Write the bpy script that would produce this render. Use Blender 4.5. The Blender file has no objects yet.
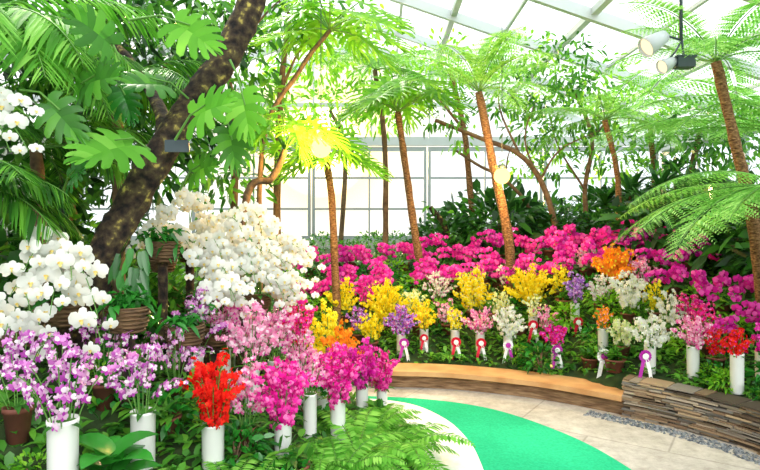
import bpy, math, random
import numpy as np
from mathutils import Matrix, Vector
random.seed(7); rng=np.random.default_rng(7)
S=bpy.context.scene; COL=S.collection
F0=560.0; HZ=225.0; CH=1.6
def W(u,v,Y): return np.array([(u-380)/F0*Y, Y, CH-(v-HZ)/F0*Y])
def nrm(a):
    a=np.asarray(a,float); l=np.linalg.norm(a,axis=-1,keepdims=True); return a/np.maximum(l,1e-9)
# ---------------------------------------------------------------- materials
def newmat(name):
    m=bpy.data.materials.new(name); m.use_nodes=True; nt=m.node_tree; nt.nodes.clear()
    return m,nt,nt.nodes.new('ShaderNodeOutputMaterial')
def ramp(nt,cols,pos=None):
    r=nt.nodes.new('ShaderNodeValToRGB'); e=r.color_ramp.elements
    n=len(cols); pos=pos or [i/(n-1) for i in range(n)]
    while len(e)<n: e.new(0.5)
    for i,c in enumerate(cols): e[i].position=pos[i]; e[i].color=(*c,1)
    return r
def organic(name,cols,trans=.3,rough=.5,spec=.3,pos=None):
    m,nt,out=newmat(name)
    g=nt.nodes.new('ShaderNodeNewGeometry'); r=ramp(nt,cols,pos)
    nt.links.new(g.outputs['Random Per Island'],r.inputs[0])
    b=nt.nodes.new('ShaderNodeBsdfPrincipled'); b.inputs['Roughness'].default_value=rough
    b.inputs['Specular IOR Level'].default_value=spec
    nt.links.new(r.outputs[0],b.inputs['Base Color'])
    t=nt.nodes.new('ShaderNodeBsdfTranslucent'); nt.links.new(r.outputs[0],t.inputs[0])
    x=nt.nodes.new('ShaderNodeMixShader'); x.inputs[0].default_value=trans
    nt.links.new(b.outputs[0],x.inputs[1]); nt.links.new(t.outputs[0],x.inputs[2]); nt.links.new(x.outputs[0],out.inputs[0])
    return m
def solid(name,cols,scale=6,rough=.6,bump=0,stretch=(1,1,1),metal=0,detail=4,spec=.4,pos=None):
    m,nt,out=newmat(name)
    tc=nt.nodes.new('ShaderNodeTexCoord'); mp=nt.nodes.new('ShaderNodeMapping'); mp.inputs['Scale'].default_value=stretch
    n=nt.nodes.new('ShaderNodeTexNoise'); n.inputs['Scale'].default_value=scale; n.inputs['Detail'].default_value=detail
    nt.links.new(tc.outputs['Object'],mp.inputs[0]); nt.links.new(mp.outputs[0],n.inputs[0])
    if len(cols)==1: cols=[cols[0],cols[0]]
    r=ramp(nt,cols,pos or [.3+.4*i/(len(cols)-1) for i in range(len(cols))]); nt.links.new(n.outputs[0],r.inputs[0])
    b=nt.nodes.new('ShaderNodeBsdfPrincipled'); b.inputs['Roughness'].default_value=rough; b.inputs['Metallic'].default_value=metal
    b.inputs['Specular IOR Level'].default_value=spec
    nt.links.new(r.outputs[0],b.inputs['Base Color'])
    if bump:
        bp=nt.nodes.new('ShaderNodeBump'); bp.inputs['Strength'].default_value=bump; bp.inputs['Distance'].default_value=.02
        nt.links.new(n.outputs[0],bp.inputs['Height']); nt.links.new(bp.outputs[0],b.inputs['Normal'])
    nt.links.new(b.outputs[0],out.inputs[0]); return m
def emis(name,c,s):
    m,nt,out=newmat(name); e=nt.nodes.new('ShaderNodeEmission'); e.inputs[0].default_value=(*c,1); e.inputs[1].default_value=s
    nt.links.new(e.outputs[0],out.inputs[0]); return m
def clear(name,c,f,trans=True,dc=(.95,.97,.97)):
    m,nt,out=newmat(name); t=nt.nodes.new('ShaderNodeBsdfTransparent'); t.inputs[0].default_value=(*c,1)
    d=nt.nodes.new('ShaderNodeBsdfTranslucent' if trans else 'ShaderNodeBsdfGlossy'); d.inputs[0].default_value=(*dc,1)
    x=nt.nodes.new('ShaderNodeMixShader'); x.inputs[0].default_value=f
    nt.links.new(t.outputs[0],x.inputs[1]); nt.links.new(d.outputs[0],x.inputs[2]); nt.links.new(x.outputs[0],out.inputs[0]); return m
LD=organic('leaf_dark',[(.008,.038,.01),(.025,.12,.018),(.07,.26,.03)],.3,.35,.5)
LM=organic('leaf_mid',[(.022,.11,.013),(.07,.28,.025),(.17,.46,.04)],.4,.4,.4)
LB=organic('leaf_bright',[(.09,.34,.015),(.22,.56,.03),(.44,.80,.07)],.55,.4,.4)
LG=organic('leaf_glossy',[(.014,.12,.015),(.04,.31,.03)],.3,.25,.5)
LF=organic('fern_green',[(.07,.30,.02),(.17,.52,.05),(.34,.72,.12)],.5,.5,.2)
LT=organic('tree_fern_green',[(.12,.40,.05),(.27,.60,.11),(.46,.80,.22)],.55,.5,.2)
LS=organic('leaf_strap',[(.03,.14,.02),(.08,.28,.04)],.2,.3,.5)
STEM=organic('stem_green',[(.10,.26,.05),(.14,.32,.06)],.1)
WHITE=organic('petal_white',[(.66,.68,.62),(.86,.86,.83)],.3,.5,.2)
LIPY=organic('lip_yellow',[(.75,.50,.08),(.85,.72,.25)],.2)
MAG=organic('petal_magenta',[(.50,.0,.24),(.74,.015,.39),(.88,.11,.55)],.3,.5,.2)
MAGD=organic('lip_magenta',[(.35,.0,.14),(.55,.01,.22)],.2)
HOT=organic('petal_hotpink',[(.62,.0,.22),(.84,.02,.38),(.93,.24,.56)],.32,.5,.2)
RED=organic('petal_red',[(.55,.002,.003),(.80,.01,.006),(.88,.04,.015)],.3,.5,.2)
PUR=organic('petal_purple_white',[(.42,.05,.40),(.68,.26,.62),(.84,.60,.80),(.90,.82,.88)],.35,.5,.2)
PURD=organic('lip_purple',[(.30,.01,.30),(.45,.04,.42)],.2)
PINK=organic('petal_pink',[(.80,.16,.42),(.88,.42,.62),(.92,.78,.84)],.35,.5,.2)
VIO=organic('petal_violet',[(.22,.06,.45),(.45,.2,.7),(.7,.5,.85)],.35,.5,.2)
YEL=organic('petal_yellow',[(.80,.58,.0),(.93,.80,.02),(.95,.90,.08)],.35,.5,.2)
ORG=organic('petal_orange',[(.85,.20,.01),(.95,.40,.02)],.35,.5,.2)
CREAM=organic('petal_cream',[(.65,.78,.3),(.88,.88,.70)],.35,.5,.2)
VASE=solid('vase_white',[(.74,.74,.72),(.81,.81,.79)],3,.35)
TERRA=solid('terracotta',[(.14,.045,.03),(.27,.09,.055)],8,.7)
WICK=solid('wicker',[(.05,.028,.015),(.22,.13,.06)],14,.8,.8,(1,1,6))
BARK=solid('bark_mossy',[(.006,.004,.004),(.035,.022,.014),(.08,.06,.025),(.42,.34,.08)],17,.95,1.0,pos=[.34,.48,.60,.70])
BARKF=solid('bark_tree_fern',[(.05,.022,.01),(.22,.11,.045),(.42,.24,.11)],32,.95,1.0,(1,1,2.5),detail=8)
BARKL=solid('bark_light',[(.08,.05,.03),(.24,.15,.08)],14,.9,.8)
SOIL=solid('soil',[(.012,.03,.006),(.03,.06,.012)],12,.95,.6)
STEEL=solid('painted_steel',[(.46,.50,.52),(.52,.56,.58)],2,.5)
STEELW=solid('window_steel',[(.30,.34,.36),(.36,.40,.42)],2,.5)
STEELD=solid('dark_steel',[(.03,.05,.06),(.05,.07,.08)],2,.4)
WALLM=solid('plaster',[(.35,.38,.33),(.45,.47,.42)],2,.8)
GLASS=clear('window_glass',(.93,.97,1),.05,False)
ROOF=clear('roof_polycarbonate',(.80,.87,.89),.45,True,(.76,.82,.84))
SUNGLOW=emis('sun_glow_ball',(1,.60,.18),2.6)  # emission standing in for the sun's glow, used on the added globes
WBULB=emis('lamp_lens',(1,.8,.5),1.1)
RIBR=organic('ribbon_red',[(.6,.0,.03),(.7,.02,.06)],.1); RIBW=organic('ribbon_white',[(.85,.85,.85),(.9,.9,.9)],.1)
RIBP=organic('ribbon_purple',[(.42,.02,.36),(.5,.04,.42)],.1)
CORAL=organic('stone',[(.05,.04,.03),(.20,.13,.08),(.36,.26,.16),(.17,.16,.15),(.46,.37,.27)],0,.85)
PEB=organic('pebble',[(.05,.06,.08),(.14,.16,.18),(.28,.29,.31)],0,.7)
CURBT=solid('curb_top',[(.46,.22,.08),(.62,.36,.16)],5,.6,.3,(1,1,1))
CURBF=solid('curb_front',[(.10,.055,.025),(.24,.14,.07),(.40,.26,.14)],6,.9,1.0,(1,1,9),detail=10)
CARPET=solid('green_carpet',[(.0,.36,.16),(.01,.46,.23)],60,.95,.3)
STRIPM=solid('white_strip',[(.70,.68,.66),(.84,.83,.81)],30,.9,.4)
def brickmat(name,c1,c2,mo,bw,rh,ms,rot,lo,hi,nscale=9,sc=1.0,coord='Object'):
    m,nt,out=newmat(name)
    tc=nt.nodes.new('ShaderNodeTexCoord'); br=nt.nodes.new('ShaderNodeTexBrick'); br.offset=.5
    for k,vv in (('Scale',sc),('Mortar Size',ms),('Brick Width',bw),('Row Height',rh),('Mortar Smooth',.8)): br.inputs[k].default_value=vv
    br.inputs['Color1'].default_value=(*c1,1); br.inputs['Color2'].default_value=(*c2,1); br.inputs['Mortar'].default_value=(*mo,1)
    mp=nt.nodes.new('ShaderNodeMapping'); mp.inputs['Rotation'].default_value=rot
    nt.links.new(tc.outputs[coord],mp.inputs[0]); nt.links.new(mp.outputs[0],br.inputs[0])
    ns=nt.nodes.new('ShaderNodeTexNoise'); ns.inputs['Scale'].default_value=nscale; ns.inputs['Detail'].default_value=12; ns.inputs['Roughness'].default_value=.8
    nt.links.new(tc.outputs['Object'],ns.inputs[0]); rr=ramp(nt,[lo,hi],[.38,.62]); nt.links.new(ns.outputs[0],rr.inputs[0])
    mx=nt.nodes.new('ShaderNodeMix'); mx.data_type='RGBA'; mx.blend_type='MULTIPLY'; mx.inputs[0].default_value=1
    nt.links.new(br.outputs[0],mx.inputs[6]); nt.links.new(rr.outputs[0],mx.inputs[7])
    b=nt.nodes.new('ShaderNodeBsdfPrincipled'); b.inputs['Roughness'].default_value=.75
    nt.links.new(mx.outputs[2],b.inputs['Base Color']); nt.links.new(b.outputs[0],out.inputs[0]); return m
FLOORM=brickmat('paving',(.44,.42,.40),(.50,.48,.45),(.33,.31,.29),1.1,1.1,.012,(0,0,.6),(.68,.65,.62),(1.12,1.10,1.08),8)
# ---------------------------------------------------------------- mesh builder
class MB:
    def __init__(s): s.v=[]; s.f=[]; s.n=0
    def add(s,v,f,mat=0):
        v=np.asarray(v,float).reshape(-1,3); f=np.asarray(f,int)
        s.v.append(v); s.f.append((f+s.n,mat)); s.n+=len(v)
    def mesh(s,name,mats,smooth=True):
        V=np.concatenate(s.v); me=bpy.data.meshes.new(name)
        me.vertices.add(len(V)); me.vertices.foreach_set('co',V.ravel())
        loops=np.concatenate([f.ravel() for f,_ in s.f]); tot=np.concatenate([np.full(len(f),f.shape[1]) for f,_ in s.f])
        mi=np.concatenate([np.full(len(f),m) for f,m in s.f])
        st=np.concatenate([[0],np.cumsum(tot)[:-1]])
        me.loops.add(len(loops)); me.loops.foreach_set('vertex_index',loops.astype(np.int32))
        me.polygons.add(len(tot)); me.polygons.foreach_set('loop_start',st.astype(np.int32)); me.polygons.foreach_set('loop_total',tot.astype(np.int32))
        me.polygons.foreach_set('material_index',mi.astype(np.int32)); me.polygons.foreach_set('use_smooth',np.full(len(tot),smooth))
        for m in mats: me.materials.append(m)
        me.update(calc_edges=True); me.validate(); return me
def obj(name,me,parent=None,loc=None,mat=None):
    o=bpy.data.objects.new(name,me); COL.objects.link(o)
    if mat is not None: o.matrix_local=mat
    elif loc is not None: o.location=tuple(loc)
    if parent: o.parent=parent
    return o
def top(o,label,cat=None,kind=None,group=None):
    o['label']=label
    if cat: o['category']=cat
    if kind: o['kind']=kind
    if group: o['group']=group
    return o
def empty(name,loc):
    o=bpy.data.objects.new(name,None); o.empty_display_size=.1; COL.objects.link(o); o.location=tuple(loc); return o
def dup(root,loc,rz=0,sc=1,label=None,tilt=(0,0)):
    n=root.copy(); COL.objects.link(n); n.location=tuple(loc); n.rotation_euler=(tilt[0],tilt[1],rz)
    n.scale=(sc,sc,sc) if np.isscalar(sc) else tuple(sc)
    if label: n['label']=label
    for c in root.children:
        k=c.copy(); k.parent=n; COL.objects.link(k)
    return n
BOXF=np.array([[0,3,2,1],[4,5,6,7],[0,1,5,4],[1,2,6,5],[2,3,7,6],[3,0,4,7]])
def box(mb,a,b,mat=0):
    a=np.array(a,float); b=np.array(b,float)
    v=[(a[0],a[1],a[2]),(b[0],a[1],a[2]),(b[0],b[1],a[2]),(a[0],b[1],a[2]),(a[0],a[1],b[2]),(b[0],a[1],b[2]),(b[0],b[1],b[2]),(a[0],b[1],b[2])]
    mb.add(v,BOXF,mat)
def beam(mb,p,q,w,h,mat=0):
    p=np.array(p,float); q=np.array(q,float); d=nrm(q-p); up=np.array([0,0,1.]) if abs(d[2])<.95 else np.array([1.,0,0])
    s=nrm(np.cross(d,up)); t=np.cross(s,d)
    v=[e+s*a*w/2+t*c*h/2 for e in (p,q) for a,c in ((-1,-1),(1,-1),(1,1),(-1,1))]
    mb.add(v,BOXF,mat)
def tube(mb,pts,rad,sides=6,mat=0,noise=0,cap=True):
    pts=np.asarray(pts,float); n=len(pts); rad=np.broadcast_to(rad,(n,)) 
    T=np.gradient(pts,axis=0); T=nrm(T); ref=np.array([0,1.,0]) if abs(T[0][1])<.8 else np.array([1.,0,0])
    A=nrm(np.cross(T,ref)); B=np.cross(T,A); th=np.arange(sides)/sides*2*math.pi
    R=rad[:,None]*(1+noise*rng.uniform(-1,1,(n,sides)))
    V=pts[:,None,:]+R[:,:,None]*(np.cos(th)[None,:,None]*A[:,None,:]+np.sin(th)[None,:,None]*B[:,None,:])
    i=np.arange(n-1)[:,None]*sides; j=np.arange(sides)[None,:]; k=(j+1)%sides
    f=np.stack([i+j,i+k,i+sides+k,i+sides+j],-1).reshape(-1,4)
    mb.add(V.reshape(-1,3),f,mat)
    if cap: mb.f.append((np.array([[mb.n-sides+q for q in range(sides)]]),mat)); mb.f.append((np.array([[mb.n-n*sides+sides-1-q for q in range(sides)]]),mat))
def lathe(mb,prof,sides=20,mat=0,c=(0,0,0)):
    prof=np.array(prof,float); n=len(prof); th=np.arange(sides)/sides*2*math.pi
    V=np.stack([prof[:,0:1]*np.cos(th),prof[:,0:1]*np.sin(th),np.repeat(prof[:,1:2],sides,1)],-1)+np.array(c)
    i=np.arange(n-1)[:,None]*sides; j=np.arange(sides)[None,:]; k=(j+1)%sides
    mb.add(V.reshape(-1,3),np.stack([i+j,i+k,i+sides+k,i+sides+j],-1).reshape(-1,4),mat)
def cat(P,n=8):
    P=np.array(P,float); P=np.vstack([2*P[0]-P[1],P,2*P[-1]-P[-2]]); out=[]
    for i in range(1,len(P)-2):
        for t in np.arange(n)/n:
            a,b_,c,d=P[i-1:i+3]; out.append(.5*((2*b_)+(-a+c)*t+(2*a-5*b_+4*c-d)*t*t+(-a+3*b_-3*c+d)*t**3))
    out.append(P[-2]); return np.array(out)
def leaves(mb,P,D,N,L,Wd,droop=.15,mat=0,fold=.2):
    """pointed oval leaves, two folded halves each"""
    P=np.atleast_2d(P).astype(float); n=len(P); D=nrm(np.broadcast_to(D,(n,3))); N=np.broadcast_to(N,(n,3))
    Sd=nrm(np.cross(D,N)); N=nrm(np.cross(Sd,D)); L=np.broadcast_to(L,(n,))[:,None]; Wd=np.broadcast_to(Wd,(n,))[:,None]
    dn=np.array([0,0,-1.])
    def at(t,s): return P+D*L*t+dn*(droop*L*t*t)+Sd*Wd*.5*s+N*(abs(s)*fold*Wd*.5)
    V=np.stack([at(0,0),at(.28,.85),at(.65,.8),at(1,0),at(.65,-.8),at(.28,-.85),at(.5,0)],1)
    b0=np.arange(n)[:,None]*7
    f=np.concatenate([b0+np.array([0,1,2,6]),b0+np.array([6,2,3,4]),b0+np.array([0,6,4,5])])
    mb.add(V.reshape(-1,3),f,mat)
def strap(mb,p,d,L,Wd,droop=.5,segs=7,mat=0,fold=.15,tip=1.0,p0=.35):
    p=np.array(p,float); d=nrm(d); up=np.array([0,0,1.]) if abs(d[2])<.9 else np.array([.3,-1,0.])
    s=nrm(np.cross(d,up)); V=[]
    for i in range(segs+1):
        t=i/segs; c=p+d*L*t+np.array([0,0,-1])*droop*L*t*t; w=Wd/2*(max(0,math.sin(math.pi*(p0*.5+(1-p0*.5)*t)))**.7 if t<1 else .02)
        n2=nrm(np.cross(s,d)); V+= [c-s*w+n2*fold*w,c,c+s*w+n2*fold*w]
    f=[]
    for i in range(segs):
        a=i*3; f+=[[a,a+1,a+4,a+3],[a+1,a+2,a+5,a+4]]
    mb.add(V,f,mat)
def rachis(p,az,el,L,bend,n=24):
    pts=[np.array(p,float)]; 
    for i in range(n):
        e=el-bend*(i/n); pts.append(pts[-1]+np.array([math.cos(az)*math.cos(e),math.sin(az)*math.cos(e),math.sin(e)])*L/n)
    return np.array(pts)
def frond(mb,p,az,el,L,bend,npin=24,Lp=.25,bip=False,mat=0,smat=1,wp=.35,droop=.2,start=.12,rr=.006,nsub=9,swp=.35,pw=.5):
    R=rachis(p,az,el,L,bend,30); tube(mb,R,np.linspace(rr,rr*.3,len(R)),4,smat,cap=False)
    T=nrm(np.gradient(R,axis=0)); side=np.array([-math.sin(az),math.cos(az),0.])
    ts=np.linspace(start,.985,npin); idx=ts*(len(R)-1); i0=np.clip(idx.astype(int),0,len(R)-2); fr=(idx-i0)[:,None]
    P=R[i0]*(1-fr)+R[i0+1]*fr; D=T[i0]
    q=(ts-start)/(1-start); prof=np.clip(np.sin(math.pi*(.18+.80*q))**.75,.05,1)*Lp
    N=nrm(np.cross(D,side)); N=np.where(N[:,2:3]<0,-N,N)
    for s in (-1,1):
        dd=nrm(side*s+D*swp+np.array([0,0,-1])*droop*.6+rng.normal(0,.07,D.shape))
        if not bip:
            leaves(mb,P,dd,N,prof,np.minimum(prof*wp,L*(1-start)/npin*1.15),droop,mat,.15)
        else:
            k=np.linspace(.08,.97,nsub)
            for kk in k:
                PP=P+dd*prof[:,None]*kk+np.array([0,0,-1])*(droop*.5*kk*kk*prof)[:,None]
                ln=prof*.24*(1-kk*.75)+.004
                for s2 in (-1,1):
                    d2=nrm(D*s2+dd*.6)
                    leaves(mb,PP,d2,N,ln,np.minimum(ln*.5,prof/nsub*.9)*pw/.5,.1,mat,.1)
def cutleaf(mb,p,d,n,L,nl=7,wide=.5,cut=.45,thin=.62,droop=.3,mat=0,arch=.06):
    """heart-shaped leaf cut into lobes that stay joined near the midrib (monstera / philodendron)"""
    p=np.array(p,float); d=nrm(d); s=nrm(np.cross(d,n)); n=nrm(np.cross(s,d)); dn=np.array([0,0,-1.])
    qs=[0,cut*.5,cut,cut+.08,.75,.9,1.0]; sh=[1,1,1,thin+.08,thin,thin*.75,thin*.12]
    for sg in (-1,1):
        for i in range(nl):
            h=.5/nl; tc=(i+.5)/nl; jl=random.uniform(.88,1.08)
            V=[]
            for q,sc in zip(qs,sh):
                for e in (-1,0,1):
                    t=tc+e*h*sc; tt=min(max(t,0),1); ang=math.radians(140-128*tt**.75)
                    ll=L*wide*math.sin(math.pi*(.28+.60*tt))*(jl if q>cut else 1)
                    qq=q-(.05 if (e and q==1) else 0)
                    dd=d*math.cos(ang-.25*q)+s*sg*math.sin(ang-.25*q)
                    V.append(p+d*L*.92*tt+dd*ll*qq+n*(arch*L*math.sin(math.pi*min(q,1)*.6)+(.012*L if e==0 and q>0 else 0))+dn*droop*L*(tt*tt*.6+.5*q*q*jl*wide))
            f=[]
            for k in range(len(qs)-1):
                a=k*3; f+=[[a,a+1,a+4,a+3],[a+1,a+2,a+5,a+4]]
            mb.add(V,f,mat)
# ---------------------------------------------------------------- terrain
LE=cat([(-1.3,-1.5),(-.95,0),(-.5,1),(-.08,2.2),(.2,3.0),(.25,3.66),(.18,4.17),(.03,4.65),(-.45,4.98),(-1.5,5.2),(-3,5.3),(-6.9,5.4)],6)
FE=cat([(-6.9,6.4),(-3,6.15),(-1.3,5.75),(-.4,5.58),(.1,5.5),(.7,5.42),(1.45,5.12),(2.03,4.69),(2.42,4.3),(2.68,3.85),(2.85,3.2),(2.95,2.4),(3.0,1)],6)
LPOLY=np.vstack([LE,[(-6.9,-1.5)]]); FPOLY=np.vstack([FE,[(6.4,1),(6.4,12.9),(-6.9,12.9)]])
def sdist(x,y,line,poly):
    p=np.array([x,y]); a=line[:-1]; b=line[1:]; ab=b-a; t=np.clip(((p-a)*ab).sum(1)/(ab*ab).sum(1),0,1)
    d=np.sqrt((((a+ab*t[:,None])-p)**2).sum(1)).min(); ins=False; n=len(poly)
    q=np.roll(poly,-1,0); c=((poly[:,1]>y)!=(q[:,1]>y)); 
    with np.errstate(divide='ignore',invalid='ignore'): xx=(q[:,0]-poly[:,0])*(y-poly[:,1])/(q[:,1]-poly[:,1])+poly[:,0]
    ins=(c&(x<xx)).sum()%2==1
    return d if ins else -d
def hl(x,y):
    d=sdist(x,y,LE,LPOLY); return np.interp(d,[-1,0,.1,.8,1.3,2,3],[-1,-.03,.08,.33,.52,.85,1.0]),d
def hb(x,y):
    d=sdist(x,y,FE,FPOLY); k=np.clip((x-1.85)/.35,0,1); k2=np.clip((x-1)/1.5,0,1)
    return np.interp(d,[-1,.05,.16,.7,1.2,2,2.7,4],[-1,-.05,.12,.25,.45,.8,1.0,1.05])+ (np.interp(d,[.05,.2,1.5,3],[0,.17,.12,.05])*k + np.interp(d,[.5,2],[0,.12])*k2 if d>0 else 0),d
def G(x,y):
    a,da=hl(x,y); b,db=hb(x,y)
    return a if da>0 else (b if db>0 else 0.)
def bed(name,fn,xr,yr,st,label,dmin=-.02):
    xs=np.arange(xr[0],xr[1]+st/2,st); ys=np.arange(yr[0],yr[1]+st/2,st); V=[];D=[]
    for y in ys:
        for x in xs:
            h,d=fn(x,y); V.append((x,y,max(h,-.06)+ (rng.uniform(-.012,.012) if d>.15 else 0))); D.append(d)
    D=np.array(D); nx=len(xs); f=[]
    for j in range(len(ys)-1):
        for i in range(nx-1):
            q=[j*nx+i,j*nx+i+1,(j+1)*nx+i+1,(j+1)*nx+i]
            if D[q].max()>dmin: f.append(q)
    mb=MB(); mb.add(V,f); return top(obj(name,mb.mesh(name,[SOIL])),label,'flower bed')
bed('planting_bed',hl,(-6.9,.3),(-1.4,5.4),.09,'dark soil flower bed sloping up from the green path')
bed('planting_bed',hb,(-6.9,6.4),(1,12.9),.11,'dark soil terrace bed rising behind the low curb',.1)
# ---------------------------------------------------------------- shell
mb=MB(); mb.add([(-6.9,-1.5,0),(6.4,-1.5,0),(6.4,12.9,0),(-6.9,12.9,0),(-6.9,-1.5,-.1),(6.4,-1.5,-.1),(6.4,12.9,-.1),(-6.9,12.9,-.1)],[[0,1,2,3],[4,7,6,5],[0,4,5,1],[1,5,6,2],[2,6,7,3],[3,7,4,0]])
top(obj('floor',mb.mesh('floor',[FLOORM],False)),'grey-brown stone paving of the greenhouse','floor','structure')
def wall(name,a,b,label):
    mb=MB(); box(mb,a,b); top(obj(name,mb.mesh(name,[WALLM],False)),label,'wall','structure')
wall('wall_back',(-7,13,-.1),(6.5,13.15,1.25),'low rendered wall under the end glazing')
wall('wall_right',(6.5,-1.5,-.1),(6.65,13.15,1.2),'low rendered side wall under glazing')
wall('wall_left',(-7.15,-1.5,-.1),(-7,13.15,3.5),'tall rendered side wall behind dense foliage')  # unseen wall kept solid rather than glazed, to darken the left side
wn=[0]
def window(p,q,z0,z1,nv,nh):
    wn[0]+=1; r=empty('window_%d'%wn[0],(0,0,0)); top(r,'large greenhouse window with grey steel glazing bars','window','structure')
    p=np.array(p,float); q=np.array(q,float); dd=nrm(q-p)*.05; p=p+dd; q=q-dd; mb=MB()
    for i in range(nv+1):
        c=p+(q-p)*i/nv; w=.07 if i in(0,nv) else .04; beam(mb,(*c,z0),(*c,z1),w,w)
    for i in range(nh+1):
        z=z0+(z1-z0)*i/nh+(.05 if i==0 else (-.05 if i==nh else 0)); beam(mb,(*p,z),(*q,z),.06,.10 if i in (0,nh) else .05)
    obj('frame',mb.mesh('frame',[STEELW],False),r)
    mb=MB(); mb.add([(*p,z0),(*q,z0),(*q,z1),(*p,z1)],[[0,1,2,3]]); obj('pane',mb.mesh('pane',[GLASS],False),r)
for i in range(5): window((-7+2.7*i,13.07),(-4.3+2.7*i,13.07),1.25,3.42,2,3)
for i in range(5): window((6.57,-1.5+2.9*i),(6.57,1.4+2.9*i),1.2,3.3,2,2)
RX,RZ=-.5,5.9
wn[0]+=1; r=empty('window_%d'%wn[0],(0,0,0)); top(r,'triangular gable glazing under the roof','window','structure')
mb=MB(); mb.add([(-7,13.07,3.5),(6.5,13.07,3.5),(RX,13.07,RZ)],[[0,1,2]]); obj('pane',mb.mesh('pane',[GLASS],False),r)
mb=MB(); beam(mb,(-7,13.07,3.55),(6.5,13.07,3.55),.14,.2); beam(mb,(-4.2,13.07,4.4),(3.9,13.07,4.4),.08,.09) 
for x in np.arange(-5.6,6,1.35):
    zt=3.5+(RZ-3.5)*(1-(abs(x-RX)/(7 if x>RX else 6.5))); beam(mb,(x,13.07,3.5),(x,13.07,zt),.05,.05)
obj('frame',mb.mesh('frame',[STEEL],False),r)
mb=MB(); mb.add([(-7.1,-1.5,3.5),(RX,-1.5,RZ),(RX,13.1,RZ),(-7.1,13.1,3.5),(6.65,-1.5,3.45),(6.65,13.1,3.45)],[[0,1,2,3],[1,4,5,2]])
top(obj('ceiling',mb.mesh('ceiling',[ROOF],False)),'translucent white pitched greenhouse roof','roof','structure')
tn=0
for y in np.arange(-.5,13.2,1.7):
    tn+=1; mb=MB(); beam(mb,(-7,y,3.42),(RX,y,RZ-.08),.09,.16); beam(mb,(RX,y,RZ-.08),(6.55,y,3.38),.09,.16)
    top(obj('trim_%d'%tn,mb.mesh('trim',[STEEL],False)),'pale grey steel roof rafter pair','roof beam','structure')
for k in range(1,8):
    t=k/8
    for sx,sz in ((-7,3.5),(6.6,3.45)):
        tn+=1; x=sx+(RX-sx)*t; z=sz+(RZ-sz)*t-.04; mb=MB(); w_=.10 if k%2==0 else .05; beam(mb,(x,-1.5,z),(x,13,z),w_,w_)
        top(obj('trim_%d'%tn,mb.mesh('trim',[STEEL],False)),'pale grey steel purlin running along the roof','roof beam','structure')
tn+=1; mb=MB(); beam(mb,(6.5,-1.5,3.42),(6.5,13,3.42),.16,.24); top(obj('trim_%d'%tn,mb.mesh('trim',[STEEL],False)),'pale grey steel eaves beam above windows','roof beam','structure')
mb=MB(); mb.add([(-60,-20,-.2),(60,-20,-.2),(60,80,-.2),(-60,80,-.2)],[[0,1,2,3]])
top(obj('ground',mb.mesh('ground',[solid('outdoor_ground',[(.45,.5,.4),(.55,.6,.5)],1)],False)),'pale outdoor ground beyond the glass','ground','structure')
# carpet + strip
sL=cat([(.0,1.2),(.28,2.2),(.34,3.0),(.34,3.66),(.27,4.17),(.18,4.62),(.04,4.95),(-.4,5.15)]);sR=cat([(.35,1.2),(.56,2.2),(.64,3.0),(.67,3.66),(.65,4.12),(.52,4.6),(.22,4.99),(-.4,5.18)])
gR=cat([(1.4,1.2),(1.6,2.2),(1.7,3.0),(1.63,3.66),(1.42,4.25),(.98,4.83),(.4,5.12),(-.4,5.24)])
def ribbon(name,A,B,z,m,label,catg):
    n=len(A); V=[(*a,z) for a in A]+[(*b,z) for b in B]+[(*a,0) for a in A]+[(*b,0) for b in B]
    f=[[i,n+i,n+i+1,i+1] for i in range(n-1)]+[[i,i+1,2*n+i+1,2*n+i] for i in range(n-1)]+[[n+i+1,n+i,3*n+i,3*n+i+1] for i in range(n-1)]
    mb=MB(); mb.add(V,f); top(obj(name,mb.mesh(name,[m],False)),label,catg)
ribbon('carpet_runner',sR,gR,.010,CARPET,'bright green curved carpet runner on the paving','carpet')
ribbon('edging_strip',sL,sR,.018,STRIPM,'curved white edging strip beside the green carpet','path edging')
# curb
def offs(C,d):
    T=nrm(np.gradient(C,axis=0)); N=np.stack([-T[:,1],T[:,0]],1); return C+N*d
mask=(FE[:,0]>-.45)&(FE[:,0]<2.04); CB=FE[mask]; CB=np.vstack([CB,[2.03,4.69]]) if CB[-1][0]<2.02 else CB
def slab(mb,A,B,z0,z1,mat=0):
    n=len(A); V=[(*a,z0) for a in A]+[(*b,z0) for b in B]+[(*b,z1) for b in B]+[(*a,z1) for a in A]
    f=[]
    for i in range(n-1):
        for k in range(4): a=k*n; c=((k+1)%4)*n; f.append([a+i,a+i+1,c+i+1,c+i])
    f+=[[0,n,2*n,3*n],[n-1,4*n-1,3*n-1,2*n-1]]; mb.add(V,f,mat)
r=empty('raised_curb',(0,0,0)); top(r,'low orange-brown ledge curving along the flower terrace','curb')
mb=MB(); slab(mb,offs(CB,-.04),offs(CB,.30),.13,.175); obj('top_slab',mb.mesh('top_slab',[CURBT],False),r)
mb=MB(); slab(mb,offs(CB,.03),offs(CB,.27),0,.13); obj('front_face',mb.mesh('front_face',[CURBF],False),r)
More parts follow.
